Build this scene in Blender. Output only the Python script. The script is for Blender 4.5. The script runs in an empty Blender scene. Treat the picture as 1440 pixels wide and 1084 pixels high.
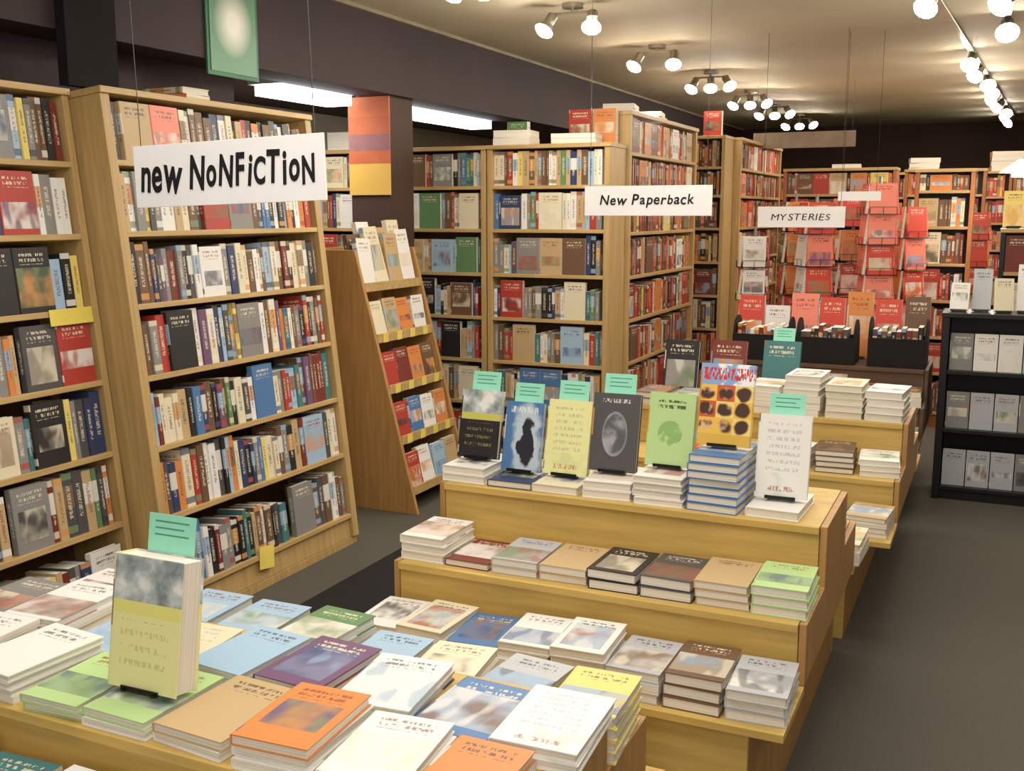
import bpy, math, random
from mathutils import Matrix, Vector
from mathutils.bvhtree import BVHTree
rnd = random.Random(11)
SC = bpy.context.scene
COL = SC.collection
SC.view_settings.view_transform = 'Standard'
SC.view_settings.look = 'None'
SC.view_settings.exposure = 0.08
SC.view_settings.gamma = 1.08

def lin(c):
    c = c/255.0
    return c/12.92 if c <= 0.04045 else ((c+0.055)/1.055)**2.4
def C(r, g, b): return (lin(r), lin(g), lin(b), 1.0)

# ------------------------------------------------------------------ mesh builder
class MB:
    def __init__(s): s.v=[]; s.f=[]
    def box(s, a, b, M=None):
        x0,y0,z0=a; x1,y1,z1=b
        P=[Vector(p) for p in ((x0,y0,z0),(x1,y0,z0),(x1,y1,z0),(x0,y1,z0),(x0,y0,z1),(x1,y0,z1),(x1,y1,z1),(x0,y1,z1))]
        if M is not None: P=[M@p for p in P]
        n=len(s.v); s.v+= [tuple(p) for p in P]
        s.f+=[tuple(n+i for i in f) for f in [(0,3,2,1),(4,5,6,7),(0,1,5,4),(1,2,6,5),(2,3,7,6),(3,0,4,7)]]
    def cyl(s, p0, p1, r, seg=10, r1=None):
        p0=Vector(p0); p1=Vector(p1); d=(p1-p0).normalized()
        if r1 is None: r1=r
        u=d.orthogonal().normalized(); w=d.cross(u)
        n=len(s.v)
        for (p,rr) in ((p0,r),(p1,r1)):
            for i in range(seg):
                a=2*math.pi*i/seg
                s.v.append(tuple(p+u*(math.cos(a)*rr)+w*(math.sin(a)*rr)))
        for i in range(seg):
            j=(i+1)%seg
            s.f.append((n+i,n+j,n+seg+j,n+seg+i))
        s.f.append(tuple(n+seg-1-i for i in range(seg))); s.f.append(tuple(n+seg+i for i in range(seg)))
    def prism(s, pts, fn0, fn1):
        n=len(s.v); k=len(pts)
        s.v+=[tuple(fn0(*p)) for p in pts]+[tuple(fn1(*p)) for p in pts]
        s.f.append(tuple(n+k-1-i for i in range(k))); s.f.append(tuple(n+k+i for i in range(k)))
        for i in range(k):
            j=(i+1)%k
            s.f.append((n+i,n+j,n+k+j,n+k+i))
    def mesh(s, name):
        me=bpy.data.meshes.new(name); me.from_pydata(s.v,[],s.f)
        import bmesh
        bm=bmesh.new(); bm.from_mesh(me); bmesh.ops.recalc_face_normals(bm,faces=bm.faces); bm.to_mesh(me); bm.free()
        me.update(); return me

# ------------------------------------------------------------------ node helpers
class G:
    def __init__(s,name):
        s.m=bpy.data.materials.new(name); s.m.use_nodes=True
        s.nt=s.m.node_tree; s.bsdf=s.nt.nodes['Principled BSDF']
    def n(s,t,**kw):
        nd=s.nt.nodes.new(t)
        for k,v in kw.items(): setattr(nd,k,v)
        return nd
    def put(s,sock,v):
        if isinstance(v,bpy.types.NodeSocket): s.nt.links.new(v,sock)
        else: sock.default_value=v
    def math(s,op,a,b=0.0,c=None):
        nd=s.n('ShaderNodeMath',operation=op); s.put(nd.inputs[0],a); s.put(nd.inputs[1],b)
        if c is not None: s.put(nd.inputs[2],c)
        return nd.outputs[0]
    def gt(s,a,b): return s.math('GREATER_THAN',a,b)
    def lt(s,a,b): return s.math('LESS_THAN',a,b)
    def mul(s,*a):
        r=a[0]
        for x in a[1:]: r=s.math('MULTIPLY',r,x)
        return r
    def band(s,x,a,b): return s.mul(s.gt(x,a),s.lt(x,b))
    def mix(s,f,a,b):
        nd=s.n('ShaderNodeMix',data_type='RGBA'); s.put(nd.inputs[0],f); s.put(nd.inputs[6],a); s.put(nd.inputs[7],b)
        return nd.outputs[2]
    def ramp(s,f,stops,interp='LINEAR'):
        nd=s.n('ShaderNodeValToRGB'); cr=nd.color_ramp; cr.interpolation=interp
        while len(cr.elements)<len(stops): cr.elements.new(0.5)
        for e,(p,c) in zip(cr.elements,stops): e.position=p; e.color=c
        s.put(nd.inputs[0],f); return nd.outputs[0]
    def smooth(s,x,a,b):
        nd=s.n('ShaderNodeMapRange'); nd.interpolation_type='SMOOTHSTEP'; s.put(nd.inputs[0],x); nd.inputs[1].default_value=a; nd.inputs[2].default_value=b
        return nd.outputs[0]
    def comb(s,x,y,z):
        nd=s.n('ShaderNodeCombineXYZ'); s.put(nd.inputs[0],x); s.put(nd.inputs[1],y); s.put(nd.inputs[2],z); return nd.outputs[0]
    def noise(s,vec,scale,detail=2.0):
        nd=s.n('ShaderNodeTexNoise'); s.put(nd.inputs['Vector'],vec); nd.inputs['Scale'].default_value=scale; nd.inputs['Detail'].default_value=detail
        return nd.outputs['Fac']
    def out(s,col,rough=0.6,spec=0.3):
        s.put(s.bsdf.inputs['Base Color'],col); s.put(s.bsdf.inputs['Roughness'],rough)
        s.bsdf.inputs['Specular IOR Level'].default_value=spec
        return s.m

def plain(name,col,rough=0.6,metal=0.0,var=0.12,scale=8.0):
    g=G(name); tc=g.n('ShaderNodeTexCoord')
    f=g.noise(tc.outputs['Object'],scale,3)
    dark=tuple(c*(1-var) for c in col[:3])+(1,); light=tuple(min(1,c*(1+var)) for c in col[:3])+(1,)
    g.out(g.ramp(f,[(0.35,dark),(0.65,light)]),rough)
    g.bsdf.inputs['Metallic'].default_value=metal
    return g.m
def wood(name,col,rough=0.45,axis=2):
    g=G(name); tc=g.n('ShaderNodeTexCoord'); mp=g.n('ShaderNodeMapping')
    sc=[14,14,14]; sc[axis]=1.2; mp.inputs['Scale'].default_value=sc
    g.nt.links.new(tc.outputs['Object'],mp.inputs['Vector'])
    f=g.noise(mp.outputs[0],3.0,6)
    d=tuple(c*0.82 for c in col[:3])+(1,); l=tuple(min(1,c*1.13) for c in col[:3])+(1,)
    g.out(g.ramp(f,[(0.3,d),(0.7,l)]),rough,0.35); return g.m
def emis(name,col,st):
    g=G(name); g.bsdf.inputs['Base Color'].default_value=col
    g.bsdf.inputs['Emission Color'].default_value=col; g.bsdf.inputs['Emission Strength'].default_value=st
    return g.m

WOOD=wood('oak_wood',C(184,152,98)); WOODH=wood('oak_wood_shelf',C(186,154,100),axis=0)
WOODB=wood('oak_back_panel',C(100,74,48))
GOLD=wood('golden_table_wood',C(198,164,88),0.5,axis=0)
WALN=wood('tan_side_wood',C(172,128,74),0.5)
REDW=wood('reddish_wood',C(164,102,60))
DKW=wood('dark_counter_wood',C(84,62,46),0.5,axis=0)
BLACKM=plain('black_laminate',C(24,23,25),0.4)
MATTE=plain('matte_black_paint',C(24,20,22),0.95)
WIRE=plain('black_wire',C(18,18,18),0.35)
CHROME=plain('brushed_metal',C(170,165,155),0.3,0.8)
WHITEM=plain('white_card',C(246,246,250),0.6,var=0.02)
BULB=emis('halogen_bulb',(1.0,0.9,0.72,1),90.0)
TUBE=emis('fluorescent_tube',(0.93,0.96,1.0,1),5.0)
YEL=plain('yellow_tag_paper',C(228,206,92),0.7,var=0.05)
MINT=plain('mint_card_paper',C(142,218,192),0.7,var=0.05)
INK=plain('black_ink',C(18,18,22),0.7)
MINTINK=plain('faded_green_ink',C(70,140,120),0.7)

# ------------------------------------------------------------------ book cover materials
def cover_mat(name,kind='std',src='obj'):
    g=G(name); sp=g.n('ShaderNodeSeparateXYZ')
    if src=='obj':
        tc=g.n('ShaderNodeTexCoord'); g.nt.links.new(tc.outputs['Generated'],sp.inputs[0])
        oi=g.n('ShaderNodeObjectInfo'); base=oi.outputs['Color']; R=oi.outputs['Random']
    else:
        a=g.n('ShaderNodeAttribute',attribute_name='gen'); g.nt.links.new(a.outputs['Vector'],sp.inputs[0])
        a2=g.n('ShaderNodeAttribute',attribute_name='bcol'); base=a2.outputs['Color']
        a3=g.n('ShaderNodeAttribute',attribute_name='brand'); R=a3.outputs['Fac']
    x,y,z=sp.outputs
    r1=g.math('FRACT',g.math('MULTIPLY',R,7.13)); r2=g.math('FRACT',g.math('MULTIPLY',R,23.7)); r3=g.math('FRACT',g.math('MULTIPLY',R,61.3))
    pal=[(0.0,C(62,78,122)),(0.12,C(160,74,58)),(0.24,C(58,54,54)),(0.34,C(218,208,184)),(0.5,C(112,136,98)),(0.6,C(206,146,84)),(0.7,C(228,225,218)),(0.84,C(136,168,198)),(0.94,C(124,96,72))]
    sec=g.ramp(r2,pal,'CONSTANT'); ter=g.ramp(r3,pal,'CONSTANT')
    v=g.comb(x,g.math('MULTIPLY',y,1.4),g.math('MULTIPLY',R,53.0))
    n1=g.noise(v,3.0,4)
    bw=g.n('ShaderNodeRGBToBW'); g.nt.links.new(base,bw.inputs[0])
    txt=g.mix(g.gt(bw.outputs[0],0.28),C(226,216,190),g.mix(g.gt(r1,0.5),C(44,42,48),C(130,56,46)))
    v2=g.comb(g.math('MULTIPLY',x,24.0),g.math('MULTIPLY',y,9.0),g.math('MULTIPLY',R,31.0))
    n2=g.noise(v2,1.3,1)
    if kind in('std','pic'):
        ns=g.noise(g.comb(x,g.math('MULTIPLY',y,1.4),g.math('MULTIPLY',R,43.0)),1.7,2)
        n4=g.noise(g.comb(g.math('MULTIPLY',x,1.6),g.math('MULTIPLY',y,0.9),g.math('MULTIPLY',R,17.0)),2.2,1)
        img=g.mix(g.smooth(ns,0.36,0.62),sec,g.mix(0.6,ter,base)); img=g.mix(g.mul(g.smooth(n4,0.5,0.62),0.7),img,ter)
        if kind=='std': im=g.mul(g.gt(y,g.math('MULTIPLY',r1,0.35)),g.lt(y,g.math('MULTIPLY_ADD',r3,0.25,0.45)),g.band(x,0.08,0.92),g.gt(r2,0.25))
        else: im=g.mul(g.gt(y,g.math('MULTIPLY',r1,0.3)),g.lt(y,g.math('MULTIPLY_ADD',r3,0.35,0.5)),g.math('MAXIMUM',g.gt(r2,0.5),g.band(x,0.12,0.88)),g.gt(r1,0.15))
        col=g.mix(g.math('MULTIPLY',im,0.85),base,img)
        rows=g.gt(g.math('FRACT',g.math('MULTIPLY',y,12.0)),0.42)
        tm=g.mul(g.gt(n2,0.5),g.band(y,0.74,0.91),g.band(x,0.16,0.84),rows,0.75)
        col=g.mix(tm,col,txt)
    elif kind=='oval':
        dx=g.math('SUBTRACT',x,0.5); dy=g.math('MULTIPLY',g.math('SUBTRACT',y,0.48),1.15)
        d=g.math('SQRT',g.math('ADD',g.mul(dx,dx,1.5),g.mul(dy,dy)))
        inner=g.mix(g.smooth(n1,0.4,0.62),C(80,84,92),C(166,168,172))
        ring=g.band(d,0.29,0.33)
        col=g.mix(g.mul(g.lt(d,0.33),0.8),base,inner); col=g.mix(g.mul(ring,0.5),col,C(150,152,158))
        col=g.mix(g.mul(g.gt(n2,0.5),g.band(y,0.88,0.93),g.band(x,0.2,0.8)),col,C(190,190,190))
    elif kind=='busy':
        fx=g.math('FRACT',g.math('MULTIPLY',x,3.0)); fy=g.math('FRACT',g.math('MULTIPLY',g.math('SUBTRACT',y,0.14),5.0))
        dx=g.math('SUBTRACT',fx,0.5); dy=g.math('SUBTRACT',fy,0.5)
        d=g.math('ADD',g.math('SQRT',g.math('ADD',g.mul(dx,dx),g.mul(dy,dy))),g.math('MULTIPLY',g.math('SUBTRACT',n1,0.5),0.6))
        cid=g.math('FRACT',g.math('MULTIPLY',g.math('ADD',g.math('FLOOR',g.math('MULTIPLY',x,3.0)),g.math('MULTIPLY',g.math('FLOOR',g.math('MULTIPLY',g.math('SUBTRACT',y,0.14),5.0)),1.7)),0.37))
        bg=g.ramp(cid,[(0.0,C(232,182,74)),(0.45,C(196,84,46)),(0.7,C(236,206,120))],'CONSTANT')
        blob=g.mix(g.smooth(n1,0.48,0.6),C(66,40,30),C(216,176,130))
        cells=g.mix(g.smooth(d,0.46,0.3),bg,blob)
        topc=g.mix(g.smooth(n1,0.5,0.56),C(234,236,242),C(130,160,210)); topc=g.mix(g.mul(g.gt(n2,0.5),g.band(y,0.8,0.95)),topc,C(196,50,46))
        col=g.mix(g.gt(y,0.74),cells,topc); col=g.mix(g.lt(y,0.14),col,C(214,170,70))
    elif kind=='halves':
        img=g.ramp(n1,[(0.3,C(84,94,94)),(0.48,C(164,176,178)),(0.62,C(226,228,224))])
        col=g.mix(g.gt(y,0.66),base,img)
        col=g.mix(g.mul(g.band(y,0.56,0.66),0.7),col,C(226,220,110))
        rows=g.gt(g.math('FRACT',g.math('MULTIPLY',y,9.0)),0.6)
        col=g.mix(g.mul(g.gt(n2,0.52),g.band(y,0.16,0.52),g.band(x,0.16,0.84),rows,0.4),col,C(160,156,90))
    elif kind=='circle':
        dx=g.math('SUBTRACT',x,0.5); dy=g.math('MULTIPLY',g.math('SUBTRACT',y,0.45),1.5)
        d=g.math('SQRT',g.math('ADD',g.mul(dx,dx),g.mul(dy,dy)))
        col=g.mix(g.mul(g.lt(d,0.26),0.7),base,g.mix(g.smooth(n1,0.45,0.55),C(110,160,80),C(206,226,150)))
        rows=g.gt(g.math('FRACT',g.math('MULTIPLY',y,12.0)),0.42)
        col=g.mix(g.mul(g.gt(n2,0.5),g.band(y,0.78,0.9),g.band(x,0.2,0.8),rows),col,C(60,90,50))
    elif kind=='figure':
        wob=g.math('MULTIPLY',g.math('SUBTRACT',n1,0.5),0.5)
        dx=g.math('ADD',g.math('SUBTRACT',x,0.62),wob); dy=g.math('MULTIPLY',g.math('SUBTRACT',y,0.42),0.62)
        d=g.math('SQRT',g.math('ADD',g.mul(dx,dx),g.mul(dy,dy)))
        col=g.mix(g.mul(g.smooth(d,0.44,0.3),0.85),base,C(190,206,216))
        col=g.mix(g.smooth(d,0.24,0.2),col,C(36,36,46))
        col=g.mix(g.mul(g.gt(n2,0.5),g.band(y,0.84,0.93),g.band(x,0.15,0.85)),col,C(210,220,230))
    elif kind=='text':
        rows=g.gt(g.math('FRACT',g.math('MULTIPLY',y,11.0)),0.55)
        col=g.mix(g.mul(g.smooth(ns if False else n1,0.45,0.65),g.lt(y,0.3),0.3),base,C(150,180,140))
        col=g.mix(g.mul(g.gt(n2,0.5),g.band(y,0.3,0.9),g.band(x,0.18,0.82),rows,0.5),col,C(130,146,160))
        col=g.mix(g.mul(g.gt(n2,0.5),g.band(y,0.08,0.14),g.band(x,0.25,0.75),0.8),col,C(170,90,80))
    sb=g.mul(g.math('ADD',g.band(y,0.06,0.17),g.gt(y,0.9)),g.gt(r1,0.55))
    scol=g.mix(g.math('MULTIPLY',sb,0.8),base,sec)
    wide=g.mul(g.gt(r3,0.62),g.band(y,0.45,0.8),0.85); scol=g.mix(wide,scol,ter)
    v3=g.comb(g.math('MULTIPLY',z,2.0),g.math('MULTIPLY',y,30.0),g.math('MULTIPLY',R,91.0))
    st=g.mul(g.band(y,0.28,0.8),g.band(z,0.33,0.67),g.gt(g.noise(v3,1.5,1),0.47),0.6)
    scol=g.mix(st,scol,txt)
    col=g.mix(g.lt(x,0.03),col,scol)
    return g.out(col,0.45,0.35)
COVERS={k:cover_mat('printed_book_cover_'+k,k) for k in ('std','pic','oval','busy','halves','circle','figure','text')}
COVER_STUFF=cover_mat('shelved_book_cover','std','attr')
def page_mat():
    g=G('paper_page_block'); tc=g.n('ShaderNodeTexCoord'); mp=g.n('ShaderNodeMapping'); mp.inputs['Scale'].default_value=(1,1,900)
    g.nt.links.new(tc.outputs['Object'],mp.inputs['Vector'])
    f=g.noise(mp.outputs[0],1.0,2)
    return g.out(g.ramp(f,[(0.35,C(200,192,172)),(0.6,C(238,234,224))]),0.85,0.1)
PAGES=page_mat()

# ------------------------------------------------------------------ object helpers
def link(o): COL.objects.link(o); return o
def obj(name,me,mat=None,parent=None,loc=None,bevel=0):
    o=bpy.data.objects.new(name,me)
    if mat is not None and me is not None and len(me.materials)==0: me.materials.append(mat)
    if parent is not None: o.parent=parent
    if loc is not None: o.location=loc
    link(o)
    if bevel:
        b=o.modifiers.new('bevel','BEVEL'); b.width=bevel; b.segments=2; b.limit_method='ANGLE'
    return o
def tag(o,label,cat,group=None):
    o['label']=label; o['category']=cat
    if group: o['group']=group
    return o
def empty(name,M,label,cat,group=None):
    e=bpy.data.objects.new(name,None); e.empty_display_size=0.1; link(e); e.matrix_world=M
    return tag(e,label,cat,group)
def bx(name,a,b,mat,parent=None,bevel=0.002):
    m=MB(); m.box(a,b); return obj(name,m.mesh(name),mat,parent,bevel=bevel)
def frame(o,x,y,z):
    M=Matrix.Identity(4)
    for i in range(3): M[i][0]=x[i]; M[i][1]=y[i]; M[i][2]=z[i]; M[i][3]=o[i]
    return M
T=Matrix.Translation
def RZ(a): return Matrix.Rotation(a,4,'Z')

NAMED={'white':C(230,228,224),'cream':C(222,212,182),'black':C(36,34,36),'navy blue':C(46,58,96),'blue':C(72,114,166),
 'light blue':C(156,186,212),'red':C(170,56,46),'bright red':C(206,70,56),'dark red':C(112,44,36),'brown':C(104,76,56),'tan':C(188,160,118),'orange':C(208,128,66),
 'grey':C(130,128,126),'silver grey':C(176,178,184),'dark grey':C(74,72,74),'green':C(92,130,84),'pale green':C(176,208,140),'yellow':C(226,204,110),'pale yellow':C(228,226,160),'purple':C(106,74,108),'teal':C(62,114,116),'pink':C(240,134,114)}
SHELFPAL=['white']*7+['cream']*5+['black']*5+['navy blue']*3+['blue']*2+['light blue']*3+['red']*3+['dark red']*3+['brown']*6+['tan']*3+['orange']*2+['grey']*5+['dark grey']*5+['green','yellow','teal','purple']
BOOKS=[]
def book(M,w,h,t,cn,label,group,kind='std',force=False):
    BOOKS.append(dict(M=M,w=round(w,3),h=round(h,3),t=round(t,3),cn=cn,label=label,group=group,kind=kind,force=force))
def faceout(M,x,zs,cn,w,h,t,yf,desc,group,kind='std'):
    book(M@frame((x,yf+t,zs+0.0005),(1,0,0),(0,0,1),(0,-1,0)),w,h,t,cn,'%s book displayed face-out on %s'%(cn,desc),group,kind)

def fill_local(M,x0,x1,zs,head,group,faceprob=0.1,pal=SHELFPAL,yf=0.015,desc='an oak bookcase shelf',tmin=0.018,tmax=0.045):
    x=x0+0.003
    hb=rnd.uniform(0.19,0.235)
    while x<x1-0.02:
        if rnd.random()<0.15: hb=min(head-0.02,rnd.uniform(0.185,0.24))
        cn=rnd.choice(pal)
        if rnd.random()<faceprob and x+0.16<x1:
            w=rnd.choice([0.14,0.15,0.155]); h=min(head-0.02,rnd.choice([0.21,0.225,0.235]))
            faceout(M,x,zs,cn,w,h,0.03,yf,desc,group,'pic'); x+=w+0.004; continue
        t=round(rnd.uniform(tmin,tmax),3)
        if x+t>x1-0.002: break
        h=min(head-0.015,round(hb+rnd.uniform(-0.012,0.012),2)); w=rnd.choice([0.14,0.15,0.16])
        y=yf+rnd.uniform(0,0.012)
        book(M@frame((x,y,zs+0.0005),(0,1,0),(0,0,1),(1,0,0)),w,h,t,cn,'%s book standing spine-out on %s'%(cn,desc),group)
        x+=t+0.0012

def bookcase(M,w,d,levels,top,label,mat=WOOD,matH=None,matB=WOODB,side=0.03,kick=True):
    matH=matH or WOODH
    e=empty('bookcase',M,label,'bookcase')
    bx('side_panel',(0,0,0),(side,d,top-0.025),mat,e); bx('side_panel',(w-side,0,0),(w,d,top-0.025),mat,e)
    bx('top_panel',(-0.005,-0.01,top-0.025),(w+0.005,d,top),matH,e)
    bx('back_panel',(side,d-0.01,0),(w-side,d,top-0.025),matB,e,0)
    for z in levels: bx('shelf',(side,0.002,z-0.022),(w-side,d-0.01,z),matH,e)
    if kick: bx('kick_plate',(side,0.02,0),(w-side,0.04,levels[0]-0.022),mat,e)
    return e
LV=[0.12,0.43,0.71,0.99,1.27,1.55,1.82]
def heads(lv,top): return [ (lv[i+1]-0.022-lv[i]) if i+1<len(lv) else (top-0.025-lv[i]) for i in range(len(lv))]

# ------------------------------------------------------------------ room shell
def struct(name,a,b,mat):
    o=bx(name,a,b,mat,None,0); o['kind']='structure'; return o
def carpet():
    g=G('grey_carpet'); tc=g.n('ShaderNodeTexCoord')
    f=g.noise(tc.outputs['Object'],160,3); f2=g.noise(tc.outputs['Object'],1.3,3)
    c=g.mix(f,C(66,63,57),C(102,98,89)); c=g.mix(g.math('MULTIPLY',f2,0.3),c,C(60,57,51))
    return g.out(c,0.95,0.1)
def ceilmat():
    g=G('beige_plaster_ceiling'); tc=g.n('ShaderNodeTexCoord')
    f=g.noise(tc.outputs['Object'],1.1,4)
    return g.out(g.ramp(f,[(0.3,C(186,176,152)),(0.7,C(204,194,170))]),0.75,0.15)
CARP=carpet(); CEIL=ceilmat()
DARKW=plain('dark_plum_wall_paint',C(60,47,51),0.75,var=0.08,scale=2)
FARW=plain('dark_brown_wall_paint',C(66,47,40),0.7,var=0.1,scale=2)
TANW=plain('tan_wall_paint',C(160,146,122),0.8,var=0.05,scale=2)
struct('floor',(-4.9,-2.2,-0.1),(4.6,15.1,0),CARP)
struct('ceiling',(-4.9,-2.2,2.8),(4.6,15.1,2.9),CEIL)
struct('wall_left',(-3.76,-2.2,0),(-3.62,4.46,2.8),DARKW)
struct('wall_left_return',(-4.8,4.36,0),(-3.76,4.46,2.8),DARKW)
struct('wall_left_alcove',(-4.9,4.46,0),(-4.8,15,2.8),TANW)
struct('wall_back',(-4.8,15.0,0),(4.6,15.1,2.8),FARW)
struct('wall_right',(4.5,-2.2,0),(4.6,15.0,2.8),TANW)
struct('wall_front',(-3.62,-2.2,0),(4.5,-2.1,2.8),TANW)
struct('trim_1',(-3.6,-2.1,2.35),(-3.36,15,2.8),DARKW)
struct('trim_2',(-3.36,3.10,2.14),(-3.31,3.36,2.8),MATTE)
struct('trim_3',(-3.36,-2.1,2.78),(-3.34,15,2.8),plain('ceiling_trim',C(150,140,118),0.6))
struct('trim_5',(-4.8,4.46,2.40),(-3.6,15,2.46),DARKW)

# ------------------------------------------------------------------ left bookcases (leaning back slightly)
def facingX(x,y): return T((x,y,0))@RZ(math.pi/2)
LEAN=math.radians(6.2)
def leaning_case(x,y0,w,d,top,label,side):
    lift=d*math.sin(LEAN)
    M=T((x,y0,lift))@RZ(math.pi/2)@Matrix.Rotation(-LEAN,4,'X')
    e=bookcase(M,w,d,LV,top,label,side=side,kick=True)
    m=MB(); I=M.inverted()@T((x,y0,0))@RZ(math.pi/2)
    pts=[(0.012,0.001),(d*math.cos(LEAN)-0.02,0.001),(0.012,lift-0.003)]
    m.prism(pts,lambda a,b:I@Vector((0.004,a,b)),lambda a,b:I@Vector((w-0.004,a,b)))
    obj('plinth',m.mesh('plinth'),WOOD,e)
    return M
M0=leaning_case(-3.0,1.785,1.225,0.3,2.09,'tall light oak bookcase packed with hardcovers against the dark wall',0.03)
M1=leaning_case(-2.86,3.03,1.33,0.38,2.09,'tall light oak bookcase of new nonfiction beside another bookcase',0.045)
PRE0={4:(0.56,['black','black','black']),5:(0.70,['navy blue','red']),6:(0.8,['grey']),3:(0.86,['dark grey','red']),1:(0.72,['grey'])}
PRE1={6:(0.10,['tan','pink']),5:(0.5,['red','grey']),0:(0.85,['grey'])}
for i,(z,hd) in enumerate(zip(LV,heads(LV,2.09))):
    nm=['bottom','second','third','fourth','fifth','sixth','uppermost'][i]
    fp=[0.04,0.05,0.06,0.06,0.06,0.06,0.14][i]
    for (M,a,b,pre,gn,f2) in ((M0,0.03,1.195,PRE0,'books on the %s shelf of the wall bookcase'%nm,fp*1.5),(M1,0.045,1.285,PRE1,'books on the %s shelf of the nonfiction bookcase'%nm,fp)):
        if i in pre:
            xs0,cs=pre[i]; fill_local(M,a,xs0,z,hd,gn,f2,tmin=0.02,tmax=0.05); x=xs0+0.004
            for cn in cs:
                faceout(M,x,z,cn,0.155,min(hd-0.02,0.235),0.03,0.015,'an oak bookcase shelf',gn,'pic'); x+=0.16
            fill_local(M,x,b,z,hd,gn,0,tmin=0.02,tmax=0.05)
        else: fill_local(M,a,b,z,hd,gn,f2,tmin=0.02,tmax=0.05)

def shelf_tag(M,w,h):
    m=MB(); m.box((-w/2,-0.0015,-h/2),(w/2,0,h/2),M)
    return tag(obj('shelf_tag',m.mesh('shelf_tag'),YEL),'yellow paper shelf tag fixed to a wooden shelf edge','label','yellow shelf tags')
shelf_tag(M0@T((1.09,-0.001,1.245)),0.20,0.06)
shelf_tag(M1@T((0.60,-0.001,0.10))@Matrix.Rotation(0.15,4,'Y'),0.10,0.10)
shelf_tag(M0@T((0.55,-0.001,0.40)),0.09,0.09)

# ------------------------------------------------------------------ sloping rack
def rack():
    Y0,Y1=4.9,5.56; X0=-3.60
    e=empty('display_rack',T((X0,Y0,0)),'tan wooden stepped display rack with sloping front of face-out paperbacks','rack')
    zs=[0.12,0.40,0.68,0.96,1.24]; fx=lambda z: (-2.83-0.35*z/1.36)-X0
    for yy in (0,Y1-Y0-0.025):
        m=MB(); pts=[(0,0),(fx(0),0),(fx(1.45),1.45),(0,1.45)]
        m.prism(pts,lambda a,b:(a,yy,b),lambda a,b:(a,yy+0.025,b)); obj('side_panel',m.mesh('rack_side_panel'),WALN,e,bevel=0.002)
    L=Y1-Y0
    bx('back_panel',(0,0.025,0.02),(0.015,L-0.025,1.45),WALN,e)
    for z in zs:
        f=fx(z)
        bx('shelf',(max(0.02,f-0.30),0.025,z-0.02),(f-0.012,L-0.025,z),WOODH,e)
        bx('shelf_lip',(f-0.012,0.025,z-0.02),(f,L-0.025,z+0.03),WOODH,e)
    for i,z in enumerate(zs):
        f=fx(z)+X0
        for k in range(4):
            th=math.radians(12+rnd.uniform(-3,4))
            y=Y0+0.035+k*0.148
            cn=[['red','white','light blue','tan'],['red','blue','white','orange'],['red','dark red','orange','brown'],['cream','tan','orange','white'],['white','cream','tan','white']][i][k]
            roll=rnd.uniform(-0.05,0.05) if i==4 else 0
            xa=Vector((0,1,0)); ya=Vector((-math.sin(th),0,math.cos(th))); za=Vector((math.cos(th),0,math.sin(th)))
            t=0.03; h=[0.20,0.21,0.2,0.205][k]
            if i==4: h=[0.27,0.33,0.29,0.31][k]
            book(frame((f-0.055,y,z+0.004),xa,ya,za)@RZ(roll),0.14,h,t,cn,'%s paperback leaning face-out on the stepped rack'%cn,'paperbacks on the stepped display rack')
            if i==4:
                book(frame((f-0.11,y+0.01,z+0.004),xa,ya,za),0.13,h+rnd.uniform(0.0,0.06),t,['brown','white','tan','cream'][k],'paperback leaning behind others on the stepped rack','paperbacks on the stepped display rack')
            if i in (2,3,1): shelf_tag(T((f+0.0015,y+0.07,z+0.005))@RZ(math.pi/2),0.055,0.05)
rack()

# ------------------------------------------------------------------ back bookcases
BR=['red']*7+['orange']*5+['dark red']*5+['brown']*8+['tan']*4+['cream']*2+['black']*2+['yellow','white','pink','bright red','bright red']
BL=['white']*4+['light blue']*3+['blue']*2+['navy blue']*2+['grey']*6+['tan']*5+['brown']*4+['black']*3+['teal']*2+['green']*2+['red']*3+['cream']*4+['yellow']
def case_neg_y(x0,w,y,lv,top,label,pal,face=0.1,mat=WOOD,side=0.03,d=0.3,grp='books in the back bookcases'):
    M=T((x0,y,0)); bookcase(M,w,d,lv,top,label,mat=mat,side=side)
    for z,hd in zip(lv,heads(lv,top)): fill_local(M,side,w-side,z,hd,grp,face,pal,tmin=0.016,tmax=0.042,desc='a bookcase shelf across the aisle')
case_neg_y(-4.74,0.86,6.1,LV,2.07,'oak bookcase filled with colourful books under strip lights',BL,0.25)
case_neg_y(-3.87,0.88,6.1,LV,2.07,'oak bookcase filled with colourful books beside the orange column',BL,0.2,side=0.035)
case_neg_y(-2.98,0.82,6.1,LV,2.07,'oak bookcase with grey and blue paperbacks at the alcove end',BL,0.13,side=0.035)
LVT=[0.12,0.41,0.69,0.97,1.25,1.53,1.80,2.03]
def case_pos_x(x,y0,w,lv,top,label,pal,face=0.1,mat=WOOD):
    M=facingX(x,y0); e=bookcase(M,w,0.3,lv,top,label,mat=mat,side=0.04)
    for z,hd in zip(lv,heads(lv,top)): fill_local(M,0.04,w-0.04,z,hd,'books in the tall bookcases',face,pal,tmin=0.016,tmax=0.042,desc='a tall bookcase shelf')
    return e
case_pos_x(-2.14,6.42,1.6,LVT,2.28,'tall oak bookcase crammed with red and brown books',BR)
case_neg_y(-3.1,1.0,8.75,LVT,2.28,'tall oak bookcase with red and brown books across the aisle end',BR,0.1)
case_pos_x(-2.04,9.07,1.8,LVT,2.28,'tall oak bookcase with red-brown books further down the aisle',BR)
xx=-1.9
for i in range(6):
    case_neg_y(xx,0.98,12.2,LV,2.08,'reddish bookcase full of brown and red books at the far wall',BR,0.08,mat=REDW); xx+=0.99
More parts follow.
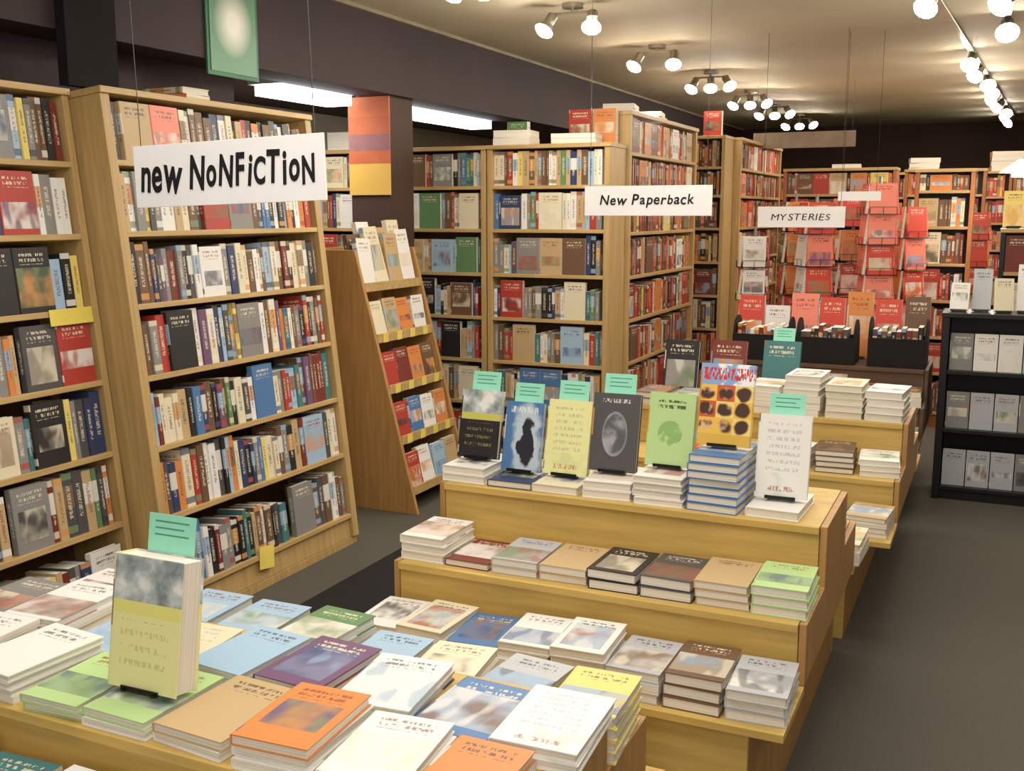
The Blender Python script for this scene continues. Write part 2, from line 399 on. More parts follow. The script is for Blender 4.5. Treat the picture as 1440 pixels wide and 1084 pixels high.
case_neg_y(-2.6,0.65,12.2,LV,2.08,'reddish bookcase full of brown and red books at the far wall',BR,0.08,mat=REDW)
case_neg_y(-0.62,0.42,8.7,LV,1.98,'narrow reddish bookcase standing alone in the aisle',BR,0.5,mat=REDW)
case_neg_y(0.45,1.2,9.4,LV[:6],1.8,'mid-height bookcase with brown books in the far aisle',BR,0.3,mat=REDW)
case_neg_y(-1.85,0.98,10.0,LV[:7],2.05,'reddish bookcase with many face-out books',BR,0.3,mat=REDW)
case_neg_y(-0.85,0.7,10.6,LV[:7],2.05,'reddish bookcase with orange and brown books',BR,0.25,mat=REDW)

def pile_top(x,y,z,cols,w,h,t,ph):
    for k,cn in enumerate(cols):
        book(T((x,y,z+0.0005))@RZ(ph+rnd.uniform(-0.1,0.1))@T((-w/2,-h/2,0)),w,h,t,cn,'%s book lying on top of a bookcase'%cn,'books lying on top of the bookcases'); z+=t+0.0005
def stand_top(x,y,z,cols,h,wd=0.15,ph=0.0):
    for k,cn in enumerate(cols):
        book(T((x,y,z+0.0005))@RZ(ph)@frame((0,0,0),(1,0,0),(0,0,1),(0,-1,0)),wd,h,0.05,cn,'%s book propped upright on top of a bookcase'%cn,'books lying on top of the bookcases'); x+=wd+0.01
pile_top(-2.83,6.22,2.07,['green','pale green'],0.24,0.2,0.045,0.1); stand_top(-2.95,6.39,2.07,['green'],0.16,0.14)
pile_top(-2.42,6.22,2.07,['red','brown'],0.28,0.18,0.03,0.05)
stand_top(-2.52,6.39,2.07,['red','orange'],0.22)
pile_top(-4.1,6.25,2.07,['white','grey'],0.24,0.18,0.06,0)
pile_top(-3.25,3.62,2.118,['pink','cream'],0.16,0.23,0.026,1.6)
pile_top(-2.3,6.7,2.28,['dark red','orange'],0.2,0.26,0.03,0.1); pile_top(-2.3,7.3,2.28,['dark red','red'],0.2,0.26,0.03,0.1)
stand_top(-2.3,8.85,2.28,['red'],0.2)
for k in range(5): pile_top(-1.6+0.8*k,12.35,2.08,['red','brown','brown','orange'][:2+k%3],0.3,0.2,0.05,0.1)

# ------------------------------------------------------------------ orange column & poster
struct('trim_4',(-3.68,5.62,0),(-3.40,5.90,2.35),FARW)
m=MB(); m.box((-3.685,5.607,1.76),(-3.395,5.6195,2.345))
def bandmat():
    g=G('orange_yellow_poster'); tc=g.n('ShaderNodeTexCoord'); sp=g.n('ShaderNodeSeparateXYZ'); g.nt.links.new(tc.outputs['Generated'],sp.inputs[0])
    c=g.ramp(sp.outputs[2],[(0.0,C(222,178,80)),(0.32,C(190,82,50)),(0.45,C(134,80,100)),(0.62,C(196,84,54)),(0.8,C(206,96,56))],'CONSTANT')
    n=g.noise(tc.outputs['Object'],14,2); return g.out(g.mix(g.math('MULTIPLY',n,0.2),c,C(235,190,120)),0.6)
tag(obj('poster',m.mesh('poster'),bandmat()),'orange, purple and yellow poster covering a square column','poster')
def greenposter():
    g=G('green_poster_glow'); tc=g.n('ShaderNodeTexCoord'); sp=g.n('ShaderNodeSeparateXYZ'); g.nt.links.new(tc.outputs['Generated'],sp.inputs[0])
    y,z=sp.outputs[1],sp.outputs[2]
    dy=g.math('SUBTRACT',y,0.5); dz=g.math('SUBTRACT',z,0.6)
    d=g.math('SQRT',g.math('ADD',g.mul(dy,dy),g.mul(dz,dz)))
    return g.out(g.ramp(d,[(0.12,C(246,248,240)),(0.42,C(96,150,120))]),0.4)  # pale centre is a white glow painted into the poster colour
e=empty('framed_poster',T((-3.36,3.95,2.28)),'green framed poster with painted white glow hung on dark wall','poster')
bx('frame',(0.0,0,0),(0.012,0.37,0.42),plain('green_frame',C(56,118,86),0.5),e)
bx('print',(0.012,0.02,0.02),(0.016,0.35,0.40),greenposter(),e,0)

# ------------------------------------------------------------------ fluorescent fixtures
for (y0,y1) in ((4.85,5.56),(5.93,7.5)):
    e=empty('strip_light',T((-3.78,y0,2.35)),'white fluorescent strip light fixed beneath the soffit','light','strip lights above the bookcases')
    L=y1-y0
    bx('housing',(-0.06,0,0.0),(0.17,L,0.05),WHITEM,e)
    m=MB(); m.box((-0.02,0.01,-0.06),(0.16,L-0.01,0.0)); obj('diffuser',m.mesh('diffuser'),TUBE,e)

# ------------------------------------------------------------------ stepped tables
def step_table(x0,x1,tiers,back,label,gold=GOLD,side=WALN,inset=0.09):  # default side wood is darker than the tops, shade put into its colour
    e=empty('stepped_display_table',T((x0,tiers[0][0],0)),label,'table','stepped display tables')
    oy=tiers[0][0]; L=x1-x0; n=len(tiers)
    for i,(y,z) in enumerate(tiers):
        yb = tiers[i+1][0] if i+1<n else back[-1][0]+0.012
        xa=0.0 if i==0 else 0.022
        bx('tier_top',(xa,y-oy-0.012,z-0.022),(L-xa,yb-oy,z),gold,e)
        if i: bx('riser',(0.022,y-oy+0.001,tiers[i-1][1]),(L-0.022,y-oy+0.019,z-0.022),gold,e)
        else: bx('riser',(inset,y-oy+0.02,0),(L-inset,y-oy+0.04,z-0.022),gold,e)
    for i,(y,z) in enumerate(back):
        xa=0.0 if i==0 else 0.022
        if i+1<len(back): bx('tier_top',(xa,back[i+1][0]-oy,z-0.022),(L-xa,y-oy+0.012,z),gold,e)
        if i: bx('riser',(0.022,y-oy-0.019,back[i-1][1]),(L-0.022,y-oy-0.001,z-0.022),gold,e)
        else: bx('riser',(inset,y-oy-0.04,0),(L-inset,y-oy-0.02,z-0.022),gold,e)
    zb=tiers[0][1]; zk=back[0][1]
    pts=[(tiers[1][0]-oy,zb)]; prev=zb
    for (y,z) in tiers[1:]: pts+=[(y-oy,prev),(y-oy,z)] if (y-oy,prev)!=pts[-1] else [(y-oy,z)]; prev=z
    bk=[(back[1][0]-oy,zk)]; prev=zk
    for (y,z) in back[1:]: bk+=[(y-oy,prev),(y-oy,z)] if (y-oy,prev)!=bk[-1] else [(y-oy,z)]; prev=z
    pts=pts+bk[::-1]
    for xs in (0,L-0.02):
        m=MB(); m.prism(pts,lambda a,b:(xs,a,b),lambda a,b:(xs+0.02,a,b)); obj('side_panel',m.mesh('table_side_panel'),side,e,bevel=0.002)
    for xs in (inset,L-inset-0.02):
        m=MB(); hb=min(zb,zk)-0.022
        m.box((xs,0.04,0),(xs+0.02,back[0][0]-oy-0.04,hb)); obj('base_panel',m.mesh('base_panel'),side,e)
    return e
def stack(cx,cy,z,n,cols,w=0.155,h=0.23,tr=(0.02,0.032),jit=0.05,group=None,where='the stepped table',kind='pic'):
    t=round(rnd.uniform(*tr),3); cn=cols if isinstance(cols,str) else None
    base=rnd.uniform(-jit,jit)
    for k in range(n):
        c=cn or cols[k%len(cols)]
        a=base+rnd.uniform(-0.03,0.03)
        M=T((cx+rnd.uniform(-0.003,0.003),cy+rnd.uniform(-0.006,0.006),z+0.0005))@RZ(a)@T((-w/2,-h/2,0))
        book(M,w,h,t,c,('%s book capping a flat pile on %s' if k==n-1 else '%s book stacked in a flat pile on %s')%(c,where),group,kind)
        z+=t+0.0005
    return z
TX0,TX1=-1.64,-0.39
step_table(TX0,TX1,[(2.41,0.42),(2.69,0.59),(2.99,0.77)],[(4.0,0.42),(3.71,0.59),(3.42,0.77)],'golden wood stepped display table stacked with new hardcovers')
step_table(TX0+0.1,TX1+0.09,[(4.08,0.42),(4.36,0.59),(4.66,0.77)],[(5.7,0.42),(5.4,0.59),(5.1,0.77)],'golden wood stepped display table with neat piles of books',inset=0.16)
step_table(TX0+0.13,TX1+0.07,[(5.85,0.42),(6.1,0.59),(6.35,0.77)],[(7.3,0.42),(7.05,0.59),(6.8,0.77)],'dark stepped table crowded with books and boxes',DKW,DKW,inset=0.16)

def display(cx,cy,z,w,h,t,cn,group,lean=0.22,phi=0.0,card=True,ch=0.065,where='stacked books',cw=0.10,kind='std'):
    z0=z+0.0055
    B=T((cx,cy,z0))@RZ(phi)
    s,c=math.sin(lean),math.cos(lean)
    L=B@frame((0,0,0),(1,0,0),(0,s,c),(0,-c,s))
    book(L@T((-w/2,0,0.0003)),w,h,t,cn,'%s book standing face-out on an easel on %s'%(cn,where),group,kind,True)
    if card:
        m=MB(); m.box((-cw/2,0.0003,-0.0016),(cw/2,h+ch,-0.0004))
        o=obj('sign_card',m.mesh('sign_card'),MINT); o.matrix_world=L; tag(o,'mint green recommendation card standing behind a displayed book','card','mint green cards behind displayed books')
        m=MB()
        for k in range(3):
            y=h+ch-0.016-0.013*k
            m.box((-cw/2+0.016,y,-0.0004),(cw/2-0.016-0.012*(k%2),y+0.003,-0.0001))
        obj('printed_lines',m.mesh('printed_lines'),MINTINK,o)
    e=empty('book_easel',L,'black wire easel holding up a displayed book','easel','black book easels')
    m=MB(); m.box((-0.04,-0.004,-0.006),(-0.032,0.0,t+0.012)); m.box((0.032,-0.004,-0.006),(0.04,0,t+0.012))
    m.box((-0.045,-0.004,t+0.004),(0.045,0.006,t+0.007)); obj('ledge',m.mesh('easel_ledge'),WIRE,e)
    m=MB(); m.box((-0.04,-0.004,-0.006),(0.04,h*0.6,-0.003)); obj('back_rest',m.mesh('easel_back'),WIRE,e)
    Li=L.inverted()@B
    m=MB(); m.cyl(Li@Vector((0,s*h*0.5+0.006,c*h*0.5)),Li@Vector((0,s*h*0.5+0.055,-0.002)),0.003,6); obj('strut',m.mesh('easel_strut'),WIRE,e)

xs=[-1.56,-1.397,-1.235,-1.067,-0.896,-0.722,-0.548]
topn=[2,1,1,2,4,7,1]; topc=['white','navy blue','cream','white','white','blue','white']
disp=[('black',0.15,0.23,'halves'),('blue',0.138,0.23,'figure'),('pale yellow',0.155,0.245,'text'),('dark grey',0.155,0.25,'oval'),('pale green',0.15,0.23,'circle'),('orange',0.165,0.25,'busy'),('white',0.155,0.25,'text')]
for i in range(7):
    zt=stack(xs[i],3.12,0.77,topn[i],topc[i],group='books piled on the upper tier',tr=(0.022,0.025) if i==5 else (0.022,0.03))
    cn,w,h,kd=disp[i]
    display(xs[i]+(0.0,-0.004,-0.006,-0.012,0.0,-0.005,0.0)[i],3.13,zt,w,h,0.026,cn,'books displayed face-out on the upper tier',card=i not in (4,5),phi=rnd.uniform(-0.05,0.05),cw=0.105,kind=kd)
g2=['white','dark red','silver grey','tan','black','dark grey','tan','pale green']
n2=[3,1,2,2,2,2,3,3]
xs2=[TX0+0.085+0.155*i for i in range(8)]
for i in range(8):
    stack(xs2[i],2.82,0.59,n2[i],g2[i],w=0.148,h=0.215,group='books piled on the second tier',tr=(0.022,0.03))
g3=['white','cream','blue','white','white','silver grey','brown','silver grey']
n3=[3,3,3,4,4,3,3,3]
for i in range(8):
    stack(xs2[i],2.535,0.42,n3[i],g3[i],w=0.148,h=0.22,group='books piled on the lowest tier',tr=(0.022,0.03),jit=0.08)
for (x,y,z,c,n) in [(-0.49,3.56,0.59,'white',3),(-0.67,3.56,0.59,'tan',3),(-0.85,3.56,0.59,'red',3),(-0.45,3.86,0.42,'cream',3),(-0.64,3.86,0.42,'white',4),(-0.83,3.86,0.42,'blue',3)]:
    stack(x,y,z,n,c,group='books piled on the lowest tier',jit=0.12)
G2='books piled on the second stepped table'
for i in range(7):
    x=TX0+0.1+0.105+0.1735*i
    stack(x,4.78,0.77,[2,2,3,4,6,5,4][i],['brown','grey','tan','white','white','cream','white'][i],group=G2,jit=0.08)
    if i>=2:
        stack(x,4.50,0.59,[0,0,2,3,3,4,3][i],['x','x','red','tan','white','brown','white'][i],group=G2,h=0.21,jit=0.12)
        stack(x,4.215,0.42,[0,0,3,2,4,3,4][i],['x','x','white','red','cream','blue','tan'][i],group=G2,h=0.21,jit=0.12)
        stack(x,5.25,0.59,4,'white',group=G2,h=0.21)
        stack(x,5.55,0.42,4,['x','x','white','grey','cream','tan','white'][i],group=G2,h=0.21)
for (x,cn,h) in [(-1.38,'black',0.26),(-1.15,'dark red',0.27),(-0.90,'teal',0.28)]:
    display(x,4.98,0.77,0.17,h,0.03,cn,'books displayed on the second stepped table',where='the stepped table',card=(cn=='teal'))
for k,(x,n,c) in enumerate([(-0.68,5,'brown'),(-0.46,4,'tan')]): stack(x,4.99,0.77,n,c,group=G2,h=0.17)

# black book bins with arched ends, made-up stand-ins for unclear dark shapes
def book_bin(x,y,z,w,d,h,cols,ph=0.0):
    B=T((x,y,z+0.0005))@RZ(ph)
    e=empty('book_bin',B,'black book bin with arched ends, stand-in for an unclear dark shape','box','black book bins')
    for (a,b,nm) in (((-w/2,-d/2,0),(w/2,d/2,0.012),'base'),((-w/2,-d/2,0.012),(w/2,-d/2+0.012,h*0.6),'front_panel'),((-w/2,d/2-0.012,0.012),(w/2,d/2,h*0.6),'back_panel')):
        bx(nm,a,b,MATTE,e)
    for sx in (-w/2,w/2-0.012):
        m=MB(); pts=[(-d/2+0.013,0.012),(d/2-0.013,0.012)]+[((d/2-0.013)*math.cos(math.pi*k/8),h*0.6+h*0.4*math.sin(math.pi*k/8)) for k in range(9)]
        m.prism(pts,lambda a,b:(sx,a,b),lambda a,b:(sx+0.012,a,b)); obj('end_panel',m.mesh('bin_end'),MATTE,e)
    xx=-w/2+0.02
    while xx+0.03<w/2-0.016:
        t=rnd.choice([0.02,0.025,0.03]); cn=rnd.choice(cols)
        book(B@frame((xx,-0.07,0.013),(0,1,0),(0,0,1),(1,0,0)),0.14,round(rnd.uniform(h*0.65,h*0.8),2),t,cn,'%s book standing in a black book bin'%cn,'books standing in black bins'); xx+=t+0.002
DKP=['black','dark grey','brown','dark red','dark grey','black']
book_bin(-1.28,6.5,0.77,0.34,0.24,0.26,['red','dark red','orange','white'])
book_bin(-0.90,6.49,0.77,0.34,0.24,0.26,DKP)
book_bin(-0.50,6.49,0.77,0.32,0.24,0.28,DKP)
G3='books on the crowded dark table'
for i in range(7):
    x=TX0+0.13+0.1+0.165*i
    display(x,6.72,0.77,[0.16,0.15,0.16,0.15,0.15,0.15,0.14][i],[0.36,0.3,0.38,0.36,0.4,0.36,0.38][i],0.03,['bright red','white','pink','bright red','orange','bright red','brown'][i],'books displayed on the crowded dark table',lean=0.12,where='the stepped table',card=False,phi=rnd.uniform(-0.06,0.06))
    if i>=3:
        stack(x,6.22,0.59,3,['x','x','x','brown','tan','dark red','brown'][i],group=G3,h=0.21,jit=0.08)
        stack(x,5.98,0.42,3,['x','x','x','tan','grey','brown','grey'][i],group=G3,h=0.21,jit=0.08)

# ------------------------------------------------------------------ foreground table
FX0,FX1=-2.25,-0.635
step_table(FX0,FX1,[(0.98,0.42),(1.09,0.58),(1.345,0.70)],[(2.24,0.35),(2.09,0.56),(1.83,0.70)],'golden wood display table covered with books lying flat',inset=0.06)
FG='books lying on the low display table'; FW='the low display table'
def fstack(x,y,n,cols,w=0.155,h=0.225,ang=0.0,tr=(0.014,0.021),z=0.70,kind='pic'):
    t0=round(rnd.uniform(*tr),3)
    for k in range(n):
        c=cols[min(k,len(cols)-1)] if not isinstance(cols,str) else cols
        a=ang+rnd.uniform(-0.035,0.035)
        book(T((x+rnd.uniform(-0.003,0.003),y+rnd.uniform(-0.004,0.004),z+0.0005))@RZ(a)@T((-w/2,-h/2,0)),w,h,t0,c,('%s book lying flat on %s' if k==n-1 else '%s book stacked beneath others on %s')%(c,FW),FG,kind,k==n-1)
        z+=t0+0.0005
    return z
fstack(-2.12,1.455,3,'white'); fstack(-1.945,1.455,4,'white',ang=0.03)
fstack(-1.765,1.46,4,'white',0.16,0.225,ang=-0.06)
fstack(-1.595,1.45,2,'pale green',0.145,0.215,ang=0.04)
zt=fstack(-1.43,1.45,2,['white','pale green'],0.155,0.215)
display(-1.43,1.475,zt,0.168,0.255,0.06,'pale yellow','books displayed on the low display table',lean=0.16,phi=0.02,where='a low table',ch=0.075,cw=0.115,kind='halves')
fstack(-1.25,1.455,2,['white','tan'],0.165,0.225,ang=-0.06)
fstack(-1.078,1.45,3,['white','white','orange'],0.155,0.22,ang=0.05)
fstack(-0.908,1.46,2,['white'],0.16,0.225,ang=0.07)
fstack(-0.74,1.445,2,['orange','orange'],0.145,0.21,ang=-0.03)
fstack(-2.10,1.695,3,'grey'); fstack(-1.92,1.695,3,['grey','white','white'],ang=0.05)
fstack(-1.74,1.695,1,'light blue'); fstack(-1.565,1.69,1,'cream',0.15,0.215,ang=0.06,kind='text')
fstack(-1.39,1.69,2,['white','light blue'],0.15,0.22,ang=-0.08)
fstack(-1.215,1.69,2,['orange','purple'],0.16,0.22,ang=-0.06)
fstack(-1.035,1.69,2,['navy blue','white'],0.165,0.225,ang=0.07)
fstack(-0.855,1.685,1,['blue'],0.165,0.225,ang=-0.08)
fstack(-0.68,1.67,2,['white'],0.165,0.23,ang=0.04,kind='text')
for (x,n,c,a) in [(-2.1,5,'white',0),(-1.93,5,'grey',0.05),(-1.75,5,'light blue',0),(-1.57,5,'light blue',0.04),(-1.39,5,'green',-0.06),(-1.22,4,'light blue',0),(-1.05,4,'cream',0.1),(-0.875,4,'silver grey',-0.07),(-0.71,4,'yellow',0.05)]:
    fstack(x,1.955,n,c,0.15,0.21,a,(0.024,0.026),z=0.56)
for i in range(8): stack(FX0+0.11+0.18*i,1.205,0.58,2,['white','grey','cream','teal'][i%4],w=0.15,h=0.2,group='books on the lower ledge of the display table',where='a lower ledge')

tag(bx('floor_mat',(-2.6,2.6,0.0005),(-1.66,4.5,0.012),plain('black_rubber_mat',C(16,16,18),0.85),None,0.003),'black rubber floor mat beside the bookcase','mat')

# ------------------------------------------------------------------ hanging signs
def text_mesh(s,size,off,shear,jit,lowscale=1.0):
    m=MB(); xcur=0.0
    jr=random.Random(3)
    for ch in s:
        if ch==' ': xcur+=size*0.30; continue
        k=lowscale if ch in 'new' else 1.0
        cu=bpy.data.curves.new('t','FONT'); cu.body=ch; cu.size=size*k; cu.extrude=0.0006; cu.shear=shear; cu.offset=off
        o=bpy.data.objects.new('t',cu); link(o); dg=bpy.context.evaluated_depsgraph_get()
        me=bpy.data.meshes.new_from_object(o.evaluated_get(dg)); bpy.data.objects.remove(o)
        xsv=[v.co.x for v in me.vertices]; x0,x1=min(xsv),max(xsv)
        R=Matrix.Rotation(jr.uniform(-jit,jit),4,'Z'); sc=1+jr.uniform(-jit,jit)*1.2; dy=jr.uniform(-jit,jit)*size*0.5
        n=len(m.v)
        for v in me.vertices:
            p=R@Vector(((v.co.x-x0)*sc,v.co.y*sc,v.co.z)); m.v.append((p.x+xcur,p.y+dy,p.z))
        for p in me.polygons: m.f.append(tuple(n+i for i in p.vertices))
        xcur+=(x1-x0)*sc+size*0.08
        bpy.data.meshes.remove(me)
    ys=[v[1] for v in m.v]; cy=(min(ys)+max(ys))/2
    m.v=[(a-xcur/2,b-cy,c) for a,b,c in m.v]
    me=bpy.data.meshes.new('lettering'); me.from_pydata(m.v,[],m.f); return me
def hang_sign(c,w,h,txt,size,tilt,label,off=0.0,jit=0.0,frac=0.86,mat=None,ink=None,low=1.0):
    e=empty('hanging_sign',T(c)@Matrix.Rotation(tilt,4,'Y'),label,'sign')
    bx('board',(-w/2,-0.003,-h/2),(w/2,0.003,h/2),mat or WHITEM,e,0.001)
    if txt:
        me=text_mesh(txt,size,off,0.14,jit,low); bb=[v.co.x for v in me.vertices]; wd=max(bb)-min(bb)
        o=obj('lettering',me,ink or INK,e); o.rotation_euler=(math.pi/2,0,0); o.location=(0,-0.0045,0); o.scale=(w*frac/wd,1,1)
    for s in (-1,1):
        m=MB(); m.cyl((s*(w/2-0.03),0,h/2),(s*(w/2-0.03),0,2.8-c[2]),0.0015,5); obj('wire',m.mesh('wire'),WIRE,e)
hang_sign((-2.02,2.44,1.765),0.68,0.18,'new NoNFiCTioN',0.118,-0.03,'white hanging sign hand-lettered new nonfiction',0.0034,0.11,0.92,low=1.22)
hang_sign((-1.64,5.2,1.712),0.67,0.15,'New Paperback',0.07,0.0,'white hanging sign lettered for new paperbacks',0.0012,0.07,0.74)
hang_sign((-1.20,7.14,1.625),0.56,0.135,'MYSTERIES',0.06,0.0,'white hanging sign lettered for the mysteries section',0.0,0.05,0.68)
hang_sign((-1.67,9.9,2.3),0.9,0.14,'',0.07,0.0,'dull brown blank hanging aisle sign',mat=plain('faded_sign',C(128,112,94),0.7))
hang_sign((-0.86,7.32,1.76),0.27,0.06,'',0.05,0.0,'small white hanging aisle sign',mat=WHITEM)

# ------------------------------------------------------------------ black shelf on the right
MBk=T((-0.27,6.47,0)); lvb=[0.08,0.42,0.76]
bookcase(MBk,1.5,0.32,lvb,1.09,'low black shelving unit holding pale cases face-out',mat=BLACKM,matH=BLACKM,matB=BLACKM,side=0.04)
for r,z in enumerate(lvb):
    for k in range(11):
        cn=['silver grey','white','silver grey','grey'][rnd.randrange(4)]
        book(MBk@frame((0.048+0.128*k,0.07,z+0.0005),(1,0,0),(0,0,1),(0,-1,0)),0.122,0.21,0.025,cn,'%s slim book standing face-out on black shelving'%cn,'books on the black shelving')
for k in range(12):
    cn=['white','silver grey','cream','white','dark grey','white','tan','white','white','grey','white','cream'][k]
    display(-0.19+0.115*k,6.57+0.04*(k%2),1.09,0.10,[0.16,0.24,0.19,0.27][k%4],0.02,cn,'books standing on the black shelving',where='black shelving',card=False,phi=rnd.uniform(-0.15,0.15))
case_neg_y(0.0,1.2,7.6,[0.12,0.43,0.71,0.99,1.27],1.55,'dark bookcase with mixed face-out books behind the black shelving',['tan','cream','dark grey','yellow','white','brown','orange','dark red'],0.4,mat=BLACKM)
for k in range(8):
    cn=['yellow','brown','tan','brown','cream','orange','white','brown'][k]
    display(0.07+0.15*k,7.72,1.55,0.13,[0.24,0.18,0.28][k%3],0.02,cn,'books standing on the dark bookcase',where='a dark bookcase',card=False,phi=rnd.uniform(-0.1,0.1))

# ------------------------------------------------------------------ spinner racks
def spinner(x,y,h,pal,tiers,label,rot=0.4,low=0.55,bh=0.22,bw=0.16):
    e=empty('spinner_rack',T((x,y,0)),label,'rack','revolving wire book racks')
    m=MB(); m.cyl((0,0,0),(0,0,0.03),0.17,20); obj('base',m.mesh('spinner_base'),BLACKM,e)
    m=MB(); m.cyl((0,0,0.03),(0,0,h),0.012,8); obj('pole',m.mesh('spinner_pole'),CHROME,e)
    for i in range(tiers):
        z=low+i*(h-low-0.05)/tiers
        for q in range(4):
            R=RZ(rot+q*math.pi/2)
            m=MB()
            for zz,yy in ((0,-0.06),(0,-0.125),(0.05,-0.125)):
                m.cyl(R@Vector((-bw/2,yy,z+zz)),R@Vector((bw/2,yy,z+zz)),0.002,5)
            for xx in (-bw/2,0,bw/2):
                m.cyl(R@Vector((xx,-0.125,z)),R@Vector((xx,-0.125,z+0.05)),0.002,5); m.cyl(R@Vector((xx,-0.125,z)),R@Vector((xx*0.2,-0.012,z)),0.002,5)
            obj('wire_pocket',m.mesh('wire_pocket'),WIRE,e)
            cn=rnd.choice(pal); th=0.1
            B=T((x,y,0))@R@frame((-bw/2,-0.095,z+0.004),(1,0,0),(0,math.sin(th),math.cos(th)),(0,-math.cos(th),math.sin(th)))
            book(B,bw,bh,0.02,cn,'%s paperback in a pocket of a revolving rack'%cn,'paperbacks on the revolving racks')
spinner(-0.78,7.78,1.9,['pink','pink','bright red','pink','pink'],6,'revolving wire rack of salmon pink and red paperbacks',0.35,0.6,0.205,0.18)
spinner(-1.19,7.72,1.78,['orange','white','bright red','pink','bright red'],5,'revolving wire rack of orange and white paperbacks',0.5,0.6,0.215,0.18)
spinner(-1.62,7.75,1.55,['bright red','white','red','white'],4,'shorter revolving wire rack of red paperbacks',0.2,0.55,0.215)
spinner(-1.0,8.25,1.85,['bright red','pink','red','orange'],5,'revolving wire rack of bright red paperbacks',0.1)
spinner(-0.2,9.6,1.7,['brown','tan','orange','red'],5,'revolving wire rack of brown paperbacks',0.3)
spinner(0.2,9.0,1.7,['tan','brown','dark red','red'],5,'revolving wire rack of tan and brown paperbacks',0.6)
spinner(-1.45,8.4,1.8,['bright red','brown','red','orange'],5,'revolving wire rack of dark red paperbacks',0.4)
spinner(-0.62,8.28,1.75,['bright red','orange','pink'],5,'revolving wire rack of coral paperbacks',0.7)

# ------------------------------------------------------------------ finalise books: 300 most visible as objects
camo=Vector((0,0,1.65)); yaw=math.radians(24.7); pit=math.radians(9.3)
Fv=Vector((-math.sin(yaw)*math.cos(pit),math.cos(yaw)*math.cos(pit),-math.sin(pit))); Rv=Vector((math.cos(yaw),math.sin(yaw),0)); Uv=Rv.cross(Fv)
def proj(p):
    d=p-camo; f=d.dot(Fv)
    if f<0.1: return None
    return 720+1481*d.dot(Rv)/f, 542-1481*d.dot(Uv)/f, f
bv=[];bf=[]
QF=[(0,3,2,1),(4,5,6,7),(0,1,5,4),(1,2,6,5),(2,3,7,6),(3,0,4,7)]
for b in BOOKS:
    n=len(bv); w,h,t=b['w'],b['h'],b['t']
    bv+=[tuple(b['M']@Vector(p)) for p in ((0,0,0),(w,0,0),(w,h,0),(0,h,0),(0,0,t),(w,0,t),(w,h,t),(0,h,t))]
    bf+=[tuple(n+i for i in f) for f in QF]
bvh=BVHTree.FromPolygons([Vector(v) for v in bv],bf)
bpy.context.view_layer.update(); dg=bpy.context.evaluated_depsgraph_get()
for i,b in enumerate(BOOKS):
    w,h,t=b['w'],b['h'],b['t']; M=b['M']; sc=0.0
    cen=M@Vector((w/2,h/2,t/2)); pc=proj(cen)
    b['score']=0
    if pc is None or pc[0]<-40 or pc[0]>1480 or pc[1]<-40 or pc[1]>1130 or pc[2]>6.2: continue
    for (nrm,area,pf) in (((-1,0,0),h*t,lambda a,c:(0,h*a,t*c)),((1,0,0),h*t,lambda a,c:(w,h*a,t*c)),((0,-1,0),w*t,lambda a,c:(w*a,0,t*c)),((0,1,0),w*t,lambda a,c:(w*a,h,t*c)),((0,0,1),w*h,lambda a,c:(w*a,h*c,t)),((0,0,-1),w*h,lambda a,c:(w*a,h*c,0))):
        nw=(M.to_3x3()@Vector(nrm))
        if nw.dot(camo-cen)<=0: continue
        vis=0
        for (a,c) in ((0.5,0.5),(0.15,0.2),(0.85,0.2),(0.15,0.8),(0.85,0.8)):
            p=M@Vector(pf(a,c)); q=proj(p)
            if not(0<=q[0]<=1440 and 0<=q[1]<=1084): continue
            d=(p-camo); L=d.length; d.normalize()
            hit=bvh.ray_cast(camo,d,L+0.01)
            if hit[0] is None or hit[2]//6!=i: continue
            r=SC.ray_cast(dg,camo,d,distance=L-0.004)
            if r[0]: continue
            vis+=1
        sc+=vis/5*area*nw.dot((camo-cen).normalized())/(pc[2]**2)
    b['score']=sc*(3 if b['force'] else 1)
order=sorted(range(len(BOOKS)),key=lambda i:-BOOKS[i]['score'])
IND=set(i for i in order[:299] if BOOKS[i]['score']>0)
cache={}
sv=[];sf=[];smi=[];gen=[];bc=[];br=[]
for i,b in enumerate(BOOKS):
    w,h,t=b['w'],b['h'],b['t']
    if i in IND:
        k=(w,h,t,b['kind'])
        if k not in cache:
            c=0.0025; m=MB()
            pts=[(0,0.0015),(0.004,0),(w,0),(w,c),(c,c),(c,t-c),(w,t-c),(w,t),(0.004,t),(0,t-0.0015)]
            m.prism(pts,lambda a,d:(a,0,d),lambda a,d:(a,h,d))
            me=m.mesh('book_cover'); me.materials.append(COVERS[b['kind']])
            m2=MB(); m2.box((c,0.003,c),(w-0.004,h-0.003,t-c)); me2=m2.mesh('book_pages'); me2.materials.append(PAGES)
            cache[k]=(me,me2)
        me,mp=cache[k]
        o=bpy.data.objects.new('book',me); link(o); o.matrix_world=b['M']; o.color=NAMED[b['cn']]
        tag(o,b['label'],'book',b['group'])
        p=bpy.data.objects.new('pages',mp); p.parent=o; link(p)
    else:
        n=len(sv); M=b['M']
        loc=((0,0,0),(w,0,0),(w,h,0),(0,h,0),(0,0,t),(w,0,t),(w,h,t),(0,h,t))
        sv+=[tuple(M@Vector(p)) for p in loc]; r=rnd.random(); col=NAMED[b['cn']]
        for fi,f in enumerate(QF):
            sf.append(tuple(n+q for q in f)); smi.append(0 if fi in (0,1,5) else 1)
            for q in f: gen.append((loc[q][0]/w,loc[q][1]/h,loc[q][2]/t)); bc.append(col); br.append(r)
me=bpy.data.meshes.new('shelved_books'); me.from_pydata(sv,[],sf)
me.materials.append(COVER_STUFF); me.materials.append(PAGES); me.polygons.foreach_set('material_index',smi)
a=me.attributes.new('gen','FLOAT_VECTOR','CORNER'); a.data.foreach_set('vector',[c for g_ in gen for c in g_])
